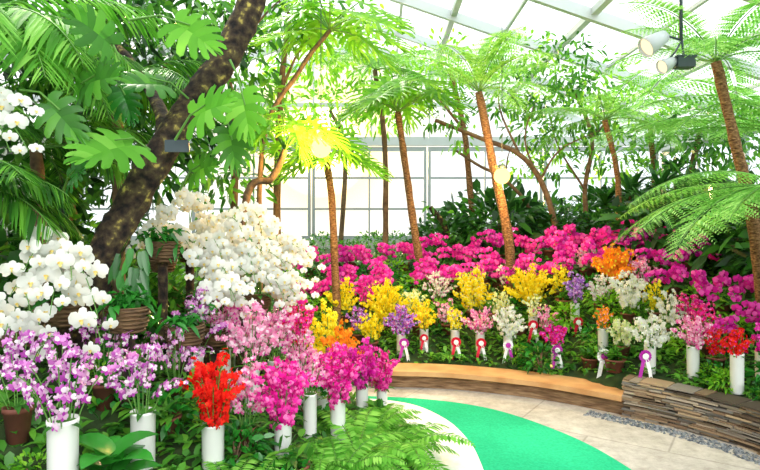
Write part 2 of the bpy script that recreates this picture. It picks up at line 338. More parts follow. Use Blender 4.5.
# dry stone wall
WC=FE[(FE[:,0]>2.0)]; seg=np.linalg.norm(np.diff(WC,axis=0),axis=1); cum=np.concatenate([[0],np.cumsum(seg)])
def wp(s): return np.array([np.interp(s,cum,WC[:,0]),np.interp(s,cum,WC[:,1])])
mb=MB(); z=0
while z<.31:
    hh=random.uniform(.008,.019); s=random.uniform(-.1,0)
    while s<cum[-1]:
        l=random.uniform(.05,.26); a=wp(max(s,0)); b_=wp(min(s+l-.004,cum[-1])); 
        if np.linalg.norm(b_-a)>.03:
            t=nrm(b_-a); nn=np.array([-t[1],t[0]]); j=random.uniform(-.03,.018)
            A=[a+nn*j,b_+nn*(j+random.uniform(-.01,.01)),b_+nn*.19,a+nn*.19]
            V=[(*q,z) for q in A]+[(*(q+random.uniform(-.003,.003)),z+hh-random.uniform(.001,.004)) for q in A]; mb.add(V,BOXF)
        s+=l
    z+=hh
top(obj('dry_stone_wall',mb.mesh('dry_stone_wall',[CORAL],False)),'low dry-stacked slate retaining wall in brown and grey','stone wall')
mb=MB(); oc=np.array([(1,0,0),(0,1,0),(-1,0,0),(0,-1,0),(0,0,1)]); of=np.array([[0,1,4],[1,2,4],[2,3,4],[3,0,4]])
t0=nrm(wp(.05)-wp(0))
for i in range(2200):
    s=random.uniform(-.25,cum[-1]); a=wp(max(s,0)); t=nrm(wp(min(max(s,0)+.05,cum[-1]))-wp(max(s,0))) if 0<s<cum[-1]-.06 else t0; nn=np.array([-t[1],t[0]])
    q=a-nn*random.uniform(.045,.19)+ (t*s if s<0 else 0); sz=random.uniform(.008,.02); an=random.uniform(0,6)
    if s>1.5: continue
    Rm=np.array([[math.cos(an),-math.sin(an),0],[math.sin(an),math.cos(an),0],[0,0,1]])
    mb.add((oc*[sz,sz*.8,sz*.7])@Rm.T+[*q,.001],of)
top(obj('gravel_strip',mb.mesh('gravel',[PEB],False)),'strip of dark grey pebbles along the stone wall foot','gravel','stuff')
# ---------------------------------------------------------------- flowers
def flower_template(spec,lip):
    mb=MB()
    for ang,l,w,z in spec:
        a=math.radians(ang); d=np.array([math.cos(a),math.sin(a)]); s=np.array([-d[1],d[0]]); K=8; V=[(*(d*l*.5),z+.05)]
        for i in range(K):
            th=2*math.pi*i/K+math.pi/K*0; x=l*.5+l*.5*math.cos(th); y=w*.5*math.sin(th)*(1+.15*math.cos(th)); V.append((*(d*x+s*y),z-.10*(x/l)**2+.02))
        mb.add(V,[[0,i+1,(i+1)%K+1] for i in range(K)],0)
    for ang,l,w in lip:
        a=math.radians(ang); d=np.array([math.cos(a),math.sin(a)]); s=np.array([-d[1],d[0]])
        mb.add([(0,0,.02),(*(d*l*.6+s*w*.5),.14),(*(d*l),.10),(*(d*l*.6-s*w*.5),.14)],[[0,1,2,3]],1)
    return np.concatenate(mb.v),mb.f
PHAL=flower_template([(90,.5,.34,0),(222,.48,.32,0),(318,.48,.32,0),(8,.55,.56,.03),(172,.55,.56,.03)],[(270,.24,.14),(220,.14,.1),(320,.14,.1)])
DEND=flower_template([(90,.5,.27,0),(205,.48,.25,0),(335,.48,.25,0),(25,.50,.36,.03),(155,.50,.36,.03)],[(270,.38,.30)])
ONCI=flower_template([(250,.55,.6,.05),(290,.55,.6,.05),(90,.35,.2,0)],[(150,.3,.15),(30,.3,.15)])
def fframe(n,up=(0,0,1)):
    n=nrm(n); x=nrm(np.cross(up,n)); y=np.cross(n,x); return np.stack([x,y,n],1)
def put(mb,T,p,n,s,roll=0,m0=0,m1=1):
    R=fframe(n,(math.sin(roll),0,math.cos(roll))); v=T[0]@R.T*s+p; base=mb.n
    mb.v.append(v); mb.n+=len(v)
    for f,m in T[1]: mb.f.append((f+base,m0 if m==0 else m1))
def spike_curve(p0,p1,arch,n=14):
    p0=np.array(p0,float);p1=np.array(p1,float); t=np.linspace(0,1,n)[:,None]
    c=p0*.45+p1*.55; c[2]=max(p0[2],p1[2])+arch
    c1=p0+(np.array([0,0,1]))*(c[2]-p0[2])*.8
    return (1-t)**3*p0+3*(1-t)**2*t*c1+3*(1-t)*t*t*c+t**3*p1
_phalmesh={}
def blossom_mesh(T,m0,m1,key):
    if key not in _phalmesh:
        mb=MB(); mb.v=[T[0]]; mb.f=list(T[1]); mb.n=len(T[0]); _phalmesh[key]=mb.mesh('blossom',[m0,m1])
    return _phalmesh[key]
def pot_mesh(mb,r,h,z=0,mat=0):
    lathe(mb,[(0,z),(r*.72,z),(r*.95,z+h*.86),(r*1.05,z+h*.86),(r*1.05,z+h),(r*.93,z+h),(r*.9,z+h*.85),(0,z+h*.85)],18,mat)
def basket_mesh(mb,r,h):
    lathe(mb,[(0,0),(r*.7,0),(r*.9,h*.4),(r,h*.95),(r*1.04,h),(r*.95,h),(r*.9,h*.85),(0,h*.85)],20,0)
    for k in range(6):
        z=h*(.08+k*.16); rr=np.interp(z,[0,h*.4,h*.95],[r*.7,r*.9,r])*1.03; th=np.linspace(0,2*math.pi,21)
        tube(mb,np.stack([rr*np.cos(th),rr*np.sin(th),np.full(21,z)+.006*np.sin(th*10+k*3.14)],1),h*.05,5,0,cap=False)
def stand(r):
    x,y,z=r.location; g=G(x,y); 
    if z-g>.06: mb=MB(); tube(mb,[(0,0,g-z-.03),(0,0,(g-z)*.5),(0,0,.01)],[.04,.03,.035],9,0,.08); obj('wooden_post',mb.mesh('wooden_post',[BARK]),r)
def phal(base,spikes,fs,m0,m1,label,cat_='orchid',holder='pot',pr=.09,ph=.13,sep=False,face=(.25,-1,-.05),group=None,frac=.6,nb=9,name='moth_orchid',drop=0,lw=1):
    base=np.array(base,float); r=empty(name,base); top(r,label,cat_,group=group)
    mb=MB()
    if holder=='pot': pot_mesh(mb,pr,ph); obj('pot',mb.mesh('pot',[TERRA]),r)
    else:
        basket_mesh(mb,pr,ph); obj('basket',mb.mesh('basket',[WICK]),r); stand(r)
    mb=MB()
    for i in range(9):
        a=i*2.4+random.random(); strap(mb,(0,0,ph*.85),(math.cos(a),math.sin(a),.55),random.uniform(.2,.3)*lw,.075*lw,.55,6)
    obj('foliage',mb.mesh('foliage',[LS if m0 is not WHITE else LG]),r)
    for tip,arch in spikes:
        C=spike_curve((random.uniform(-.02,.02),random.uniform(-.02,.02),ph*.9),np.array(tip)-base,arch)
        mb=MB(); tube(mb,C,np.linspace(.0045,.002,len(C)),5,2,cap=False)
        L=np.linspace(1-frac,1,nb); idx=L*(len(C)-1); pl=[]
        for i,q in enumerate(idx):
            k=min(int(q),len(C)-2); p=C[k]+(C[k+1]-C[k])*(q-k); T=nrm(C[k+1]-C[k]); sd=nrm(np.cross(T,face)) 
            sg=1 if i%2 else -1; pp=p+sd*sg*fs*.42+nrm(face)*fs*.25+rng.normal(0,fs*.08,3)
            n=np.array(face)+sd*sg*.4+rng.normal(0,.28,3); s=fs*random.uniform(.85,1.08)*(1 if i<nb-2 else .7)
            tube(mb,[p,(p+pp)/2+[0,0,.004],pp],.0018,4,2,cap=False); pl.append((pp,n,s))
        if not sep:
            for pp,n,s in pl: put(mb,PHAL,pp,n,s,random.uniform(-.2,.2))
            obj('flower_spike',mb.mesh('flower_spike',[m0,m1,STEM]),r)
        else:
            for f_i in range(len(mb.f)): mb.f[f_i]=(mb.f[f_i][0],0)
            so=obj('flower_spike',mb.mesh('flower_spike',[STEM]),r)
            bm=blossom_mesh(PHAL,m0,m1,m0.name)
            for pp,n,s in pl:
                R=fframe(n)*s; M=Matrix.Identity(4)
                for a in range(3):
                    for b2 in range(3): M[a][b2]=R[a][b2]
                    M[a][3]=pp[a]
                bo=bpy.data.objects.new('blossom',bm); COL.objects.link(bo); bo.parent=so; bo.matrix_local=M
    return r
def bouquet(x,y,vh,vr,m0,m1,width,height,nst,nb,bs,label,T=DEND,zb=None,name='orchid_vase',pot=False,lf=True,vm=None,droop=.25,lo=.35,dx=0):
    zb=G(x,y)-.005 if zb is None else zb; r=empty(name if not pot else 'potted_orchid',(x,y,zb)); top(r,label,'flower vase' if not pot else 'orchid')
    mb=MB()
    if pot: pot_mesh(mb,vr,vh); obj('pot',mb.mesh('pot',[TERRA]),r)
    else:
        lathe(mb,[(0,0),(vr*.94,0),(vr*.97,.01),(vr,vh*.95),(vr*1.04,vh*.96),(vr*1.04,vh),(vr*.94,vh),(vr*.9,vh*.9),(0,vh*.88)],22); obj('vase',mb.mesh('vase',[vm or VASE]),r)
    for i in range(nst):
        a=i*2.399+random.uniform(-.4,.4); rad=width*.5*math.sqrt((i+.5)/nst)*random.uniform(.85,1.15); hh=height*(1-.6*(i/nst)**1.3)*random.uniform(.75,1.08)
        tip=np.array([math.cos(a)*rad+dx,math.sin(a)*rad,vh+hh])
        t=np.linspace(0,1,10)[:,None]; c=np.array([tip[0]*.45,tip[1]*.45,vh+hh*(.75+droop*.8)])
        p0=np.array([math.cos(a)*vr*.4,math.sin(a)*vr*.4,vh*.7]); C=(1-t)**2*p0+2*(1-t)*t*c+t*t*tip
        mb=MB(); tube(mb,C,.0028,4,2,cap=False)
        for k in range(nb):
            q=lo+(1-lo)*(k+random.random()*.5)/nb; tp=q; q=min(q,.99)*9; j=int(q); p=C[j]+(C[j+1]-C[j])*(q-j); Tn=nrm(C[j+1]-C[j])
            aa=random.uniform(0,6.28); n=np.array([math.cos(aa),math.sin(aa)-.7,random.uniform(-.1,.6)]); n=nrm(n-Tn*np.dot(n,Tn)*.5)
            sz=bs*random.uniform(.8,1.15)*(1 if tp<.85 else .65); put(mb,T,p+n*bs*random.uniform(.35,.8),n,sz,random.uniform(-.5,.5))
        obj('flower_spray',mb.mesh('flower_spray',[m0,m1,STEM]),r)
    if lf:
        mb=MB()
        for i in range(8):
            a=i*1.1+random.random(); strap(mb,(0,0,vh*.9),(math.cos(a),math.sin(a),.9),height*.5,.03,.6,5)
        obj('foliage',mb.mesh('foliage',[LM]),r)
    return r
# --- white orchid cascades
def tip(u,v,Y): return W(u,v,Y)
CAM=(.35,-1,-.05)
phal(W(20,345,3.0),[(tip(30,310,2.6),.12),(tip(5,335,2.6),.10),(tip(48,350,2.6),.14)],.105,WHITE,LIPY,'white moth orchid cascading from a brown wicker basket','orchid','basket',.12,.14,True,(.5,-1,-.05),nb=6,frac=.5)
phal(W(66,325,3.05),[(tip(98,318,2.7),.30),(tip(72,280,2.7),.22),(tip(24,270,2.7),.24),(tip(102,345,2.65),.18),(tip(50,315,2.6),.26),(tip(8,300,2.7),.28)],.112,WHITE,LIPY,'large-flowered white moth orchid in a wicker basket','orchid','basket',.12,.15,True,(.5,-1,-.05),nb=8,frac=.58)
phal(W(-45,130,2.9),[(tip(28,150,2.6),.08),(tip(10,152,2.6),.16),(tip(30,118,2.65),.08)],.095,WHITE,LIPY,'white moth orchid spray held high among dark leaves','orchid','basket',.11,.13,True,(.6,-1,-.05),nb=9,frac=.6)
for (u,v,Y,tips,lb) in [(163,272,4.3,[(148,245),(192,250),(168,225),(215,262)],'white moth orchid arching from a wicker basket by the trunk'),
   (190,262,4.5,[(208,225),(228,240),(180,210),(240,255)],'white moth orchid high beside the leaning trunk'),
   (205,310,4.0,[(222,258),(250,278),(236,302),(196,275)],'white moth orchid with many arching flower spikes'),
   (222,290,4.15,[(243,235),(265,255),(228,270),(272,285)],'white moth orchid filling the middle of the cascade'),
   (240,305,4.2,[(262,232),(285,265),(296,296),(256,285)],'white moth orchid cascading towards the yellow flowers'),
   (258,310,4.3,[(278,240),(305,275),(285,300),(312,258)],'white moth orchid with overlapping flower spikes'),
   (270,325,4.4,[(300,252),(320,275),(314,302),(292,308)],'white moth orchid with long drooping sprays'),
   (215,345,3.7,[(232,303),(210,312),(252,312)],'white moth orchid low beside pink blooms')]:
    phal(W(u,v,Y),[(tip(a,b+random.uniform(-4,4),Y-random.uniform(.1,.5)),random.uniform(.16,.34)) for a,b in tips],.090,WHITE,LIPY,lb,'orchid','basket',.10,.13,True,CAM,nb=12,frac=.66,lw=.8)
for u,v,Y in ((128,332,3.0),(185,348,3.3),(163,262,3.75)):
    r=empty('wicker_basket',W(u,v,Y)); top(r,'brown woven basket with small green leaves','basket'); mb=MB(); basket_mesh(mb,.11,.14); obj('basket_body',mb.mesh('basket_body',[WICK]),r); stand(r)
    mb=MB(); n=90; P=rng.normal(0,.055,(n,3))*[1,1,.6]+[0,0,.17]; D=rng.normal(0,1,(n,3)); D[:,2]*=.6; leaves(mb,P,D,(0,-.3,1),rng.uniform(.06,.12,n),.035,.7)
    obj('foliage',mb.mesh('foliage',[LG]),r)
# --- magenta terrace band
grp='magenta moth orchids on the terrace'
def band(u,Y,k,hs=1.,fs=.094,lb='magenta moth orchid in a terracotta pot on the terrace',nb=8):
    x=(u-380)/F0*Y; z=G(x,Y); b0=np.array([x,Y,z]); sp=[]
    for i in range(k):
        a=random.uniform(-1,1); sp.append((b0+[a*.30,-random.uniform(.05,.3),hs*random.uniform(.16,.48)],random.uniform(.04,.14)))
    phal(b0,sp,fs,MAG,MAGD,lb,'orchid','pot',.085,.12,False,(-x*.1,-1,.0),grp,.62,nb)
for u in np.linspace(303,610,15): band(u+random.uniform(-6,6),7.35+random.uniform(-.2,.15)-max(0,(u-480))*.006,4,random.uniform(.7,1.0))
for u in np.linspace(310,640,15): band(u+random.uniform(-6,6),8.0-max(0,(u-480))*.006+random.uniform(-.15,.15),4,random.uniform(.7,.95))
for u in np.linspace(565,640,3): band(u,6.9,3,.95)
for u,Y in ((672,5.9),(700,5.7),(722,5.4),(742,5.3),(765,5.2),(690,6.3),(655,6.4),(735,5.0)): band(u,Y,3,.8,.088)
# --- bouquets: front bed
B=bouquet
def XL(u,Y): return (u-380)/F0*Y
B(XL(63,2.2),2.2,.40,.056,PUR,PURD,.48,.28,11,11,.046,'purple and white orchid sprays in tall white vase',lo=.25,droop=.8)
B(XL(18,2.5),2.5,.16,.06,PUR,PURD,.56,.34,10,10,.044,'lilac orchid sprays spreading low from a pot',lo=.3,droop=.8,pot=True)
B(XL(104,2.95),2.95,.14,.06,PUR,PURD,.46,.38,9,10,.044,'pale lilac orchid sprays behind broad dark leaves',lo=.3,droop=.7,pot=True)
B(XL(143,2.65),2.65,.27,.056,PUR,PURD,.42,.30,10,11,.045,'purple orchid sprays in a white cylinder vase',droop=.8)
B(XL(175,3.2),3.2,.14,.06,PUR,PINK,.44,.36,9,10,.046,'lilac-pink orchid sprays beside a wicker basket',lo=.3,droop=.7,pot=True)
B(XL(213,2.8),2.8,.24,.055,RED,RED,.36,.38,17,13,.050,'bright red orchids in a white cylinder vase',lo=.15,droop=.3)
B(XL(246,3.05),3.05,.14,.06,PINK,HOT,.34,.36,9,11,.048,'pale pink orchid sprays between red and magenta blooms',lo=.35,droop=.5,pot=True)
B(XL(283,3.05),3.05,.24,.047,HOT,MAGD,.38,.37,18,13,.054,'hot pink orchids in a white cylinder vase',lo=.12,droop=.25)
B(XL(310,3.45),3.45,.28,.042,PINK,MAG,.30,.26,10,9,.047,'pale pink orchids in a slim white vase')
B(XL(338,3.5),3.5,.30,.047,HOT,MAGD,.36,.34,17,13,.054,'magenta orchids in a tall white cylinder vase',lo=.12,droop=.2)
B(XL(362,4.25),4.25,.26,.047,MAG,MAGD,.34,.32,14,13,.056,'deep magenta orchids in a small white vase',lo=.12,droop=.2)
B(XL(382,4.4),4.4,.24,.042,HOT,MAGD,.30,.30,12,12,.054,'magenta orchids beside the path in a white vase',lo=.12)
B(XL(223,3.75),3.75,.26,.052,PINK,MAG,.48,.36,14,12,.054,'pink and white orchid sprays in a white vase',droop=.6)
B(XL(252,3.5),3.5,.30,.047,PINK,PINK,.46,.36,14,12,.050,'light pink orchids massed in a white vase',droop=.5)
B(XL(275,3.9),3.9,.28,.05,PINK,MAG,.44,.40,14,12,.053,'soft pink orchid cluster in a white vase',droop=.4)
B(XL(196,3.5),3.5,.26,.045,PUR,PURD,.44,.34,10,10,.048,'lilac orchid sprays in a white vase',droop=.7)
B(XL(298,4.2),4.2,.30,.045,HOT,RED,.34,.50,13,12,.052,'crimson pink orchids on tall stems in a vase')
B(XL(303,3.9),3.9,.26,.045,PINK,MAG,.30,.28,10,10,.050,'rose pink orchids in a white vase')
B(XL(240,4.3),4.3,.26,.045,PINK,HOT,.46,.40,12,11,.055,'blush pink orchids below white moth orchids')
B(XL(322,3.9),3.9,.24,.045,MAG,HOT,.26,.24,9,11,.050,'bright magenta orchids in slim white vase')
B(XL(341,4.35),4.35,.16,.07,ORG,ORG,.40,.50,18,15,.058,'bright orange orchids in a terracotta pot',pot=True,lo=.25)
B(XL(327,4.75),4.75,.16,.07,YEL,YEL,.46,.64,18,16,.058,'golden yellow orchids in a terracotta pot',pot=True,lo=.2)
# terrace bouquets: (u,Y,pot?,mats,width,height)
for (u,Y,pot,m0,m1,w,h,n,k,bs,T,lb) in [
 (343,6.7,1,YEL,YEL,.50,.46,16,18,.050,ONCI,'yellow dancing-lady orchid in a pot'),(386,6.5,1,YEL,YEL,.62,.48,24,22,.058,ONCI,'yellow dancing-lady orchid sprays in a pot'),
 (358,6.3,1,VIO,MAG,.34,.3,9,9,.05,DEND,'violet-magenta orchid in a terracotta pot'),(372,6.1,1,YEL,YEL,.38,.34,12,14,.05,ONCI,'small yellow dancing-lady orchid in a pot'),
 (438,6.9,1,WHITE,MAG,.54,.36,14,10,.055,DEND,'white orchid with purple lip in a pot'),(472,6.6,1,YEL,CREAM,.56,.54,22,20,.06,ONCI,'lime-yellow dancing-lady orchid in a pot'),
 (530,6.5,1,YEL,YEL,.70,.46,26,22,.058,ONCI,'bright yellow dancing-lady orchid in a pot'),(505,7,1,WHITE,MAG,.3,.3,8,9,.05,DEND,'small white orchid in a terracotta pot'),
 (401,6.0,0,VIO,MAG,.42,.28,14,12,.05,DEND,'violet orchid in a white vase on the terrace'),(424,6.1,0,YEL,ORG,.34,.3,11,10,.05,DEND,'yellow and cream orchids in a white vase'),
 (455,6.05,0,YEL,CREAM,.28,.24,8,8,.05,DEND,'small yellow orchid in a white vase'),
 (480,5.95,0,PINK,MAG,.44,.26,13,11,.055,DEND,'pale pink orchids in a white vase on the terrace'),(508,5.8,0,WHITE,CREAM,.44,.30,14,11,.055,DEND,'white orchids in a slim white vase'),
 (533,6.1,0,CREAM,YEL,.30,.22,8,8,.045,DEND,'cream orchids in a white vase'),(556,5.5,0,MAG,RED,.32,.22,10,9,.048,DEND,'dark magenta orchid in a white vase'),
 (575,6.0,0,VIO,VIO,.30,.34,12,11,.048,DEND,'blue-violet orchids in a white vase'),(603,5.4,0,ORG,PINK,.24,.22,8,8,.042,DEND,'small coral orchid in a white vase'),
 (614,6.3,1,ORG,YEL,.58,.40,16,12,.085,DEND,'large orange orchids in a pot'),(628,5.7,1,WHITE,CREAM,.50,.46,16,11,.06,DEND,'white orchid in a pot near orange blooms'),
 (650,4.85,0,WHITE,CREAM,.44,.26,14,11,.055,DEND,'white and green orchids in a white vase'),(622,5.2,1,CREAM,WHITE,.36,.26,11,10,.05,DEND,'cream slipper orchid in a dark pot'),
 (693,4.65,0,PINK,HOT,.36,.24,12,11,.05,DEND,'pink and white orchids in a white vase'),(737,4.3,0,RED,HOT,.26,.18,10,10,.045,DEND,'red orchids in a tall white vase'),
 (716,4.7,1,RED,HOT,.28,.22,8,8,.042,DEND,'scarlet orchid in a pot on wall top'),
 (708,4.9,1,HOT,RED,.40,.36,12,10,.05,DEND,'crimson orchid in a pot above the stone wall'),(690,5.2,1,HOT,RED,.40,.36,12,10,.05,DEND,'deep pink orchid in a terracotta pot'),
 (762,4.4,0,MAG,HOT,.26,.22,8,8,.05,DEND,'magenta orchid in a white vase'),(585,6.7,1,PINK,WHITE,.36,.34,10,9,.055,DEND,'blush pink orchid in a pot'),
 (668,5.3,1,WHITE,CREAM,.38,.36,11,9,.055,DEND,'white orchid in a pot above the wall'),(545,6.0,1,PINK,MAG,.34,.26,9,9,.045,DEND,'small pink orchid in a terracotta pot'),(560,6.5,1,YEL,YEL,.34,.3,10,12,.045,ONCI,'pale yellow dancing-lady orchid in a pot'),(412,6.6,1,CREAM,YEL,.40,.34,12,10,.05,DEND,'cream-green orchid in a pot'),(640,6.1,1,PINK,HOT,.38,.34,11,9,.055,DEND,'rose pink orchid in a pot'),
 (418,6.4,1,YEL,YEL,.36,.34,12,12,.045,ONCI,'golden dancing-lady orchid in a pot'),(500,6.4,1,CREAM,YEL,.36,.30,10,10,.05,DEND,'pale green-yellow orchid in a pot'),(600,6.0,1,WHITE,PINK,.36,.34,10,9,.05,DEND,'white orchid with pink lip in a pot'),(447,6.4,1,PINK,WHITE,.34,.28,9,9,.05,DEND,'light pink orchid in a terracotta pot'),(655,5.6,1,YEL,YEL,.34,.34,10,10,.045,ONCI,'yellow spray orchid in a pot'),(365,6.9,1,MAG,HOT,.34,.30,9,9,.05,DEND,'purple-magenta orchid in a pot')]:
    vh=.24 if not pot else .12
    if u in (737,693): vh=.31 if u==737 else .27
    B(XL(u,Y),Y,vh,.048 if not pot else .07,m0,m1,w,h,n,k,bs,lb,T,pot=bool(pot),lo=.2)
# planters
for i,(u,Y,rr) in enumerate(((292,2.9,.09),(165,2.95,.08),(378,4.15,.08),(520,6.2,.09),(590,5.3,.08),(565,6.3,.1),(487,6.5,.1),(445,6.6,.1),(615,5.05,.09))):
    x=XL(u,Y); r=empty('plant_pot',(x,Y,G(x,Y)-.01)); top(r,'reddish brown terracotta pot with small green foliage','plant pot',group='terracotta pots among the flowers')
    mb=MB(); pot_mesh(mb,rr,rr*1.3); obj('pot_body',mb.mesh('pot_body',[TERRA]),r); mb=MB()
    n=60; P=rng.normal(0,.4,(n,3))*rr+[0,0,rr*1.4]; D=rng.normal(0,1,(n,3)); D[:,2]=abs(D[:,2]); leaves(mb,P,D,(0,0,1),.12,.04,.3); obj('foliage',mb.mesh('foliage',[LM]),r)
# rosettes
def rosette(u,v,Y,mr,mc,s=.95,label='red and white award rosette with ribbon tails'):
    p=W(u,v,Y); r=empty('award_rosette',p); top(r,label,'rosette',group='award rosettes on the vases')
    mb=MB(); K=28; th=np.arange(K)/K*2*math.pi; R=.055*s
    V=[(0,0,0)]+[(R*math.cos(a),-.006-(.008 if i%2 else -.004),R*math.sin(a)) for i,a in enumerate(th)]
    mb.add(V,[[0,i+1,(i+1)%K+1] for i in range(K)]); obj('pleated_ring',mb.mesh('pleated_ring',[mr],False),r)
    mb=MB(); V=[(0,-.02,0)]+[(R*.5*math.cos(a),-.016,R*.5*math.sin(a)) for a in th]; mb.add(V,[[0,i+1,(i+1)%K+1] for i in range(K)]); obj('center_disc',mb.mesh('center_disc',[mc],False),r)
    for sg in (-1,1):
        mb=MB(); a=.016*s; L=.2*s; V=[(sg*.012*s-a,-.004,-.02),(sg*.012*s+a,-.004,-.02),(sg*.035*s+a,-.012,-L*.6),(sg*.035*s-a,-.012,-L*.6),(sg*.05*s+a,-.006,-L),(sg*.05*s,-.006,-L+.02),(sg*.05*s-a,-.006,-L)]
        mb.add(V,[[0,1,2,3]]); mb.f.append((np.array([[3,2,4,5]]),0)); mb.f.append((np.array([[3,5,6]]),0)); obj('ribbon_tail',mb.mesh('ribbon_tail',[mc if sg>0 else mr],False),r)
for a in ((404,343,5.85,RIBP,RIBW),(456,342,5.85,RIBR,RIBW),(481,343,5.8,RIBR,RIBW),(508,345,5.7,RIBW,RIBP),(533,325,5.95,RIBR,RIBW),(557,350,5.4,RIBP,RIBW),(578,322,5.85,RIBR,RIBW),(604,356,5.1,RIBW,RIBP,1.2),(645,356,4.72,RIBP,RIBW),(424,338,6.0,RIBR,RIBW,.8)):
    rosette(*a,label=('red' if a[3]==RIBR else 'purple' if a[3]==RIBP else 'white')+' pleated award rosette with two ribbon tails')
# ---------------------------------------------------------------- ferns / shrubs (shared meshes)
def fern_tpl(n,L,mat,el=1.0,bend=1.7,Lp=.09,name='fern',np_=26):
    r=empty(name,(0,0,-50)); mb=MB()
    for i in range(n):
        frond(mb,(0,0,0),i*2.399,el+random.uniform(-.35,.2),L*random.uniform(.75,1.1),bend,np_,Lp,False,0,1,.5,.15,.1,.003)
    obj('fronds',mb.mesh('fronds',[mat,STEM]),r); return r
def shrub_tpl(R,n,L,w,mat,name='leafy_shrub',flat=.8,up=.3):
    r=empty(name,(0,0,-50)); mb=MB(); d=nrm(rng.normal(0,1,(n,3))); rad=R*rng.uniform(.35,1,(n,1))**.6; P=d*rad*[1,1,flat]+[0,0,R*flat*.7]
    D=d+rng.normal(0,.5,(n,3)); D[:,2]+=up-.3; N=np.array([0,0,1.])+rng.normal(0,.5,(n,3)); N[:,1]-=.3
    leaves(mb,P,D,N,L*rng.uniform(.6,1.2,n),w*rng.uniform(.8,1.1,n),.25); obj('foliage',mb.mesh('foliage',[mat]),r)
    mb=MB()
    for i in range(7): q=P[i*7%n]*.8; tube(mb,[(0,0,-.1),q*[.4,.4,.5],q],[.015,.01,.005],5)
    obj('stems',mb.mesh('stems',[BARKL]),r); return r
FA=fern_tpl(18,.5,LF,name='sword_fern'); FB=fern_tpl(14,.34,LM,Lp=.06,name='sword_fern',np_=20); FC=fern_tpl(14,.36,LF,Lp=.06,name='sword_fern',np_=20)
SD=shrub_tpl(.5,420,.16,.07,LD,name='leafy_shrub'); SM=shrub_tpl(.5,420,.13,.05,LM,name='leafy_shrub'); SB=shrub_tpl(.45,380,.11,.045,LB,name='leafy_shrub'); SL=shrub_tpl(.7,260,.34,.12,LD,name='broadleaf_shrub'); SG=shrub_tpl(.25,160,.11,.055,LG,name='low_foliage_plant'); SH=shrub_tpl(.25,180,.10,.04,LB,name='low_foliage_plant')
def tag(o,l,c,g=None): top(o,l,c,group=g); return o
TPL=[FA,FB,FC,SD,SM,SB,SL,SG,SH]
tag(FA,'bright green sword fern with arching fronds','fern','sword ferns'); tag(FB,'small deep green sword fern','fern','sword ferns'); tag(FC,'small bright green sword fern','fern','sword ferns')
tag(SD,'dense dark green leafy shrub','shrub','leafy shrubs'); tag(SM,'dense mid-green leafy shrub','shrub','leafy shrubs'); tag(SB,'bright yellow-green leafy shrub','shrub','leafy shrubs'); tag(SL,'dark shrub with large glossy leaves','shrub','leafy shrubs'); tag(SG,'low glossy green foliage plant','plant','low foliage plants'); tag(SH,'low lime green foliage plant','plant','low foliage plants')
def pl(t,u,Y,sc=1,dz=0): x=XL(u,Y); dup(t,(x,Y,G(x,Y)+dz),random.uniform(0,6),sc,tilt=(random.uniform(-.1,.1),random.uniform(-.1,.1)))
for u,Y,s in ((398,3.55,1.1),(372,3.75,1.0),(358,3.35,1.0),(390,3.95,.75),(250,2.6,.8),(228,2.6,.7),(320,3.1,.6),(180,2.5,.7),(340,3.05,.85),(20,2.0,.4),(160,2.35,.5),(290,2.75,.5)): pl(FA,u,Y,s)
def scatter(n,xr,yr,line,poly,d0,d1,ts,s0,s1):
    for i in range(n):
        for _ in range(40):
            x=random.uniform(*xr); y=random.uniform(*yr); d=sdist(x,y,line,poly)
            if d0<d<d1: break
        else: continue
        dup(random.choice(ts),(x,y,G(x,y)-.02),random.uniform(0,6),random.uniform(s0,s1))
scatter(130,(-1.3,4.2),(3.2,7.9),FE,FPOLY,.36,2.3,[FB,FC,SG,SG,SH,SH,FC],.45,.85)
scatter(22,(2.1,3.1),(3.2,4.8),FE,FPOLY,.27,.45,[SG,SH,FC],.3,.5)
scatter(45,(-2.2,0),(2.0,5.0),LE,LPOLY,.12,1.9,[FB,SG,SH,FC],.4,.8)
for nm,line,poly,xr,yr,dm,N in (('ground_cover',FE,FPOLY,(-2,5),(2.5,10),3.5,12000),('ground_cover',LE,LPOLY,(-3.5,.3),(1.5,5.3),2.8,6000)):
    P=[]
    while len(P)<N:
        x=random.uniform(*xr); y=random.uniform(*yr); d=sdist(x,y,line,poly)
        if d>((.3 if x<2.03 else .2) if line is FE else .05) and d<dm: P.append((x,y,G(x,y)+random.uniform(0,.06)))
    P=np.array(P); D=rng.normal(0,1,P.shape); D[:,2]=rng.uniform(.4,1.5,len(P)); mb=MB(); leaves(mb,P,D,(0,0,1),rng.uniform(.06,.13,N),rng.uniform(.03,.055,N),.4)
    top(obj(nm,mb.mesh(nm,[LM])),'low carpet of small green leaves covering the soil','ground cover','stuff')
# foliage wall beside the trunk
for i in range(34): 
    Y=random.uniform(4.7,6.4); u=random.uniform(-30,200); x=XL(u,Y); dup(random.choice([SD,SL,SM,SM]),(x,Y,G(x,Y)+random.uniform(-.1,1.0)),random.uniform(0,6),random.uniform(.8,1.2))
for u in np.linspace(255,440,9): pl(SM,u,9.2+random.uniform(-.3,.3),random.uniform(.5,.7))
for u in np.linspace(440,720,18): pl(random.choice([SD,SL,SM]),u+random.uniform(-6,6),9.0+random.uniform(-.5,1.0),random.uniform(.9,1.25))
for u,Y,s in ((650,7.0,.8),(690,6.9,.9),(725,6.4,.9),(755,6.0,1),(780,5.6,1),(640,7.8,1.0),(700,7.8,1.3),(750,7.4,1.3),(600,8.3,.9)): pl(random.choice([SD,SM,SL]),u,Y,s)
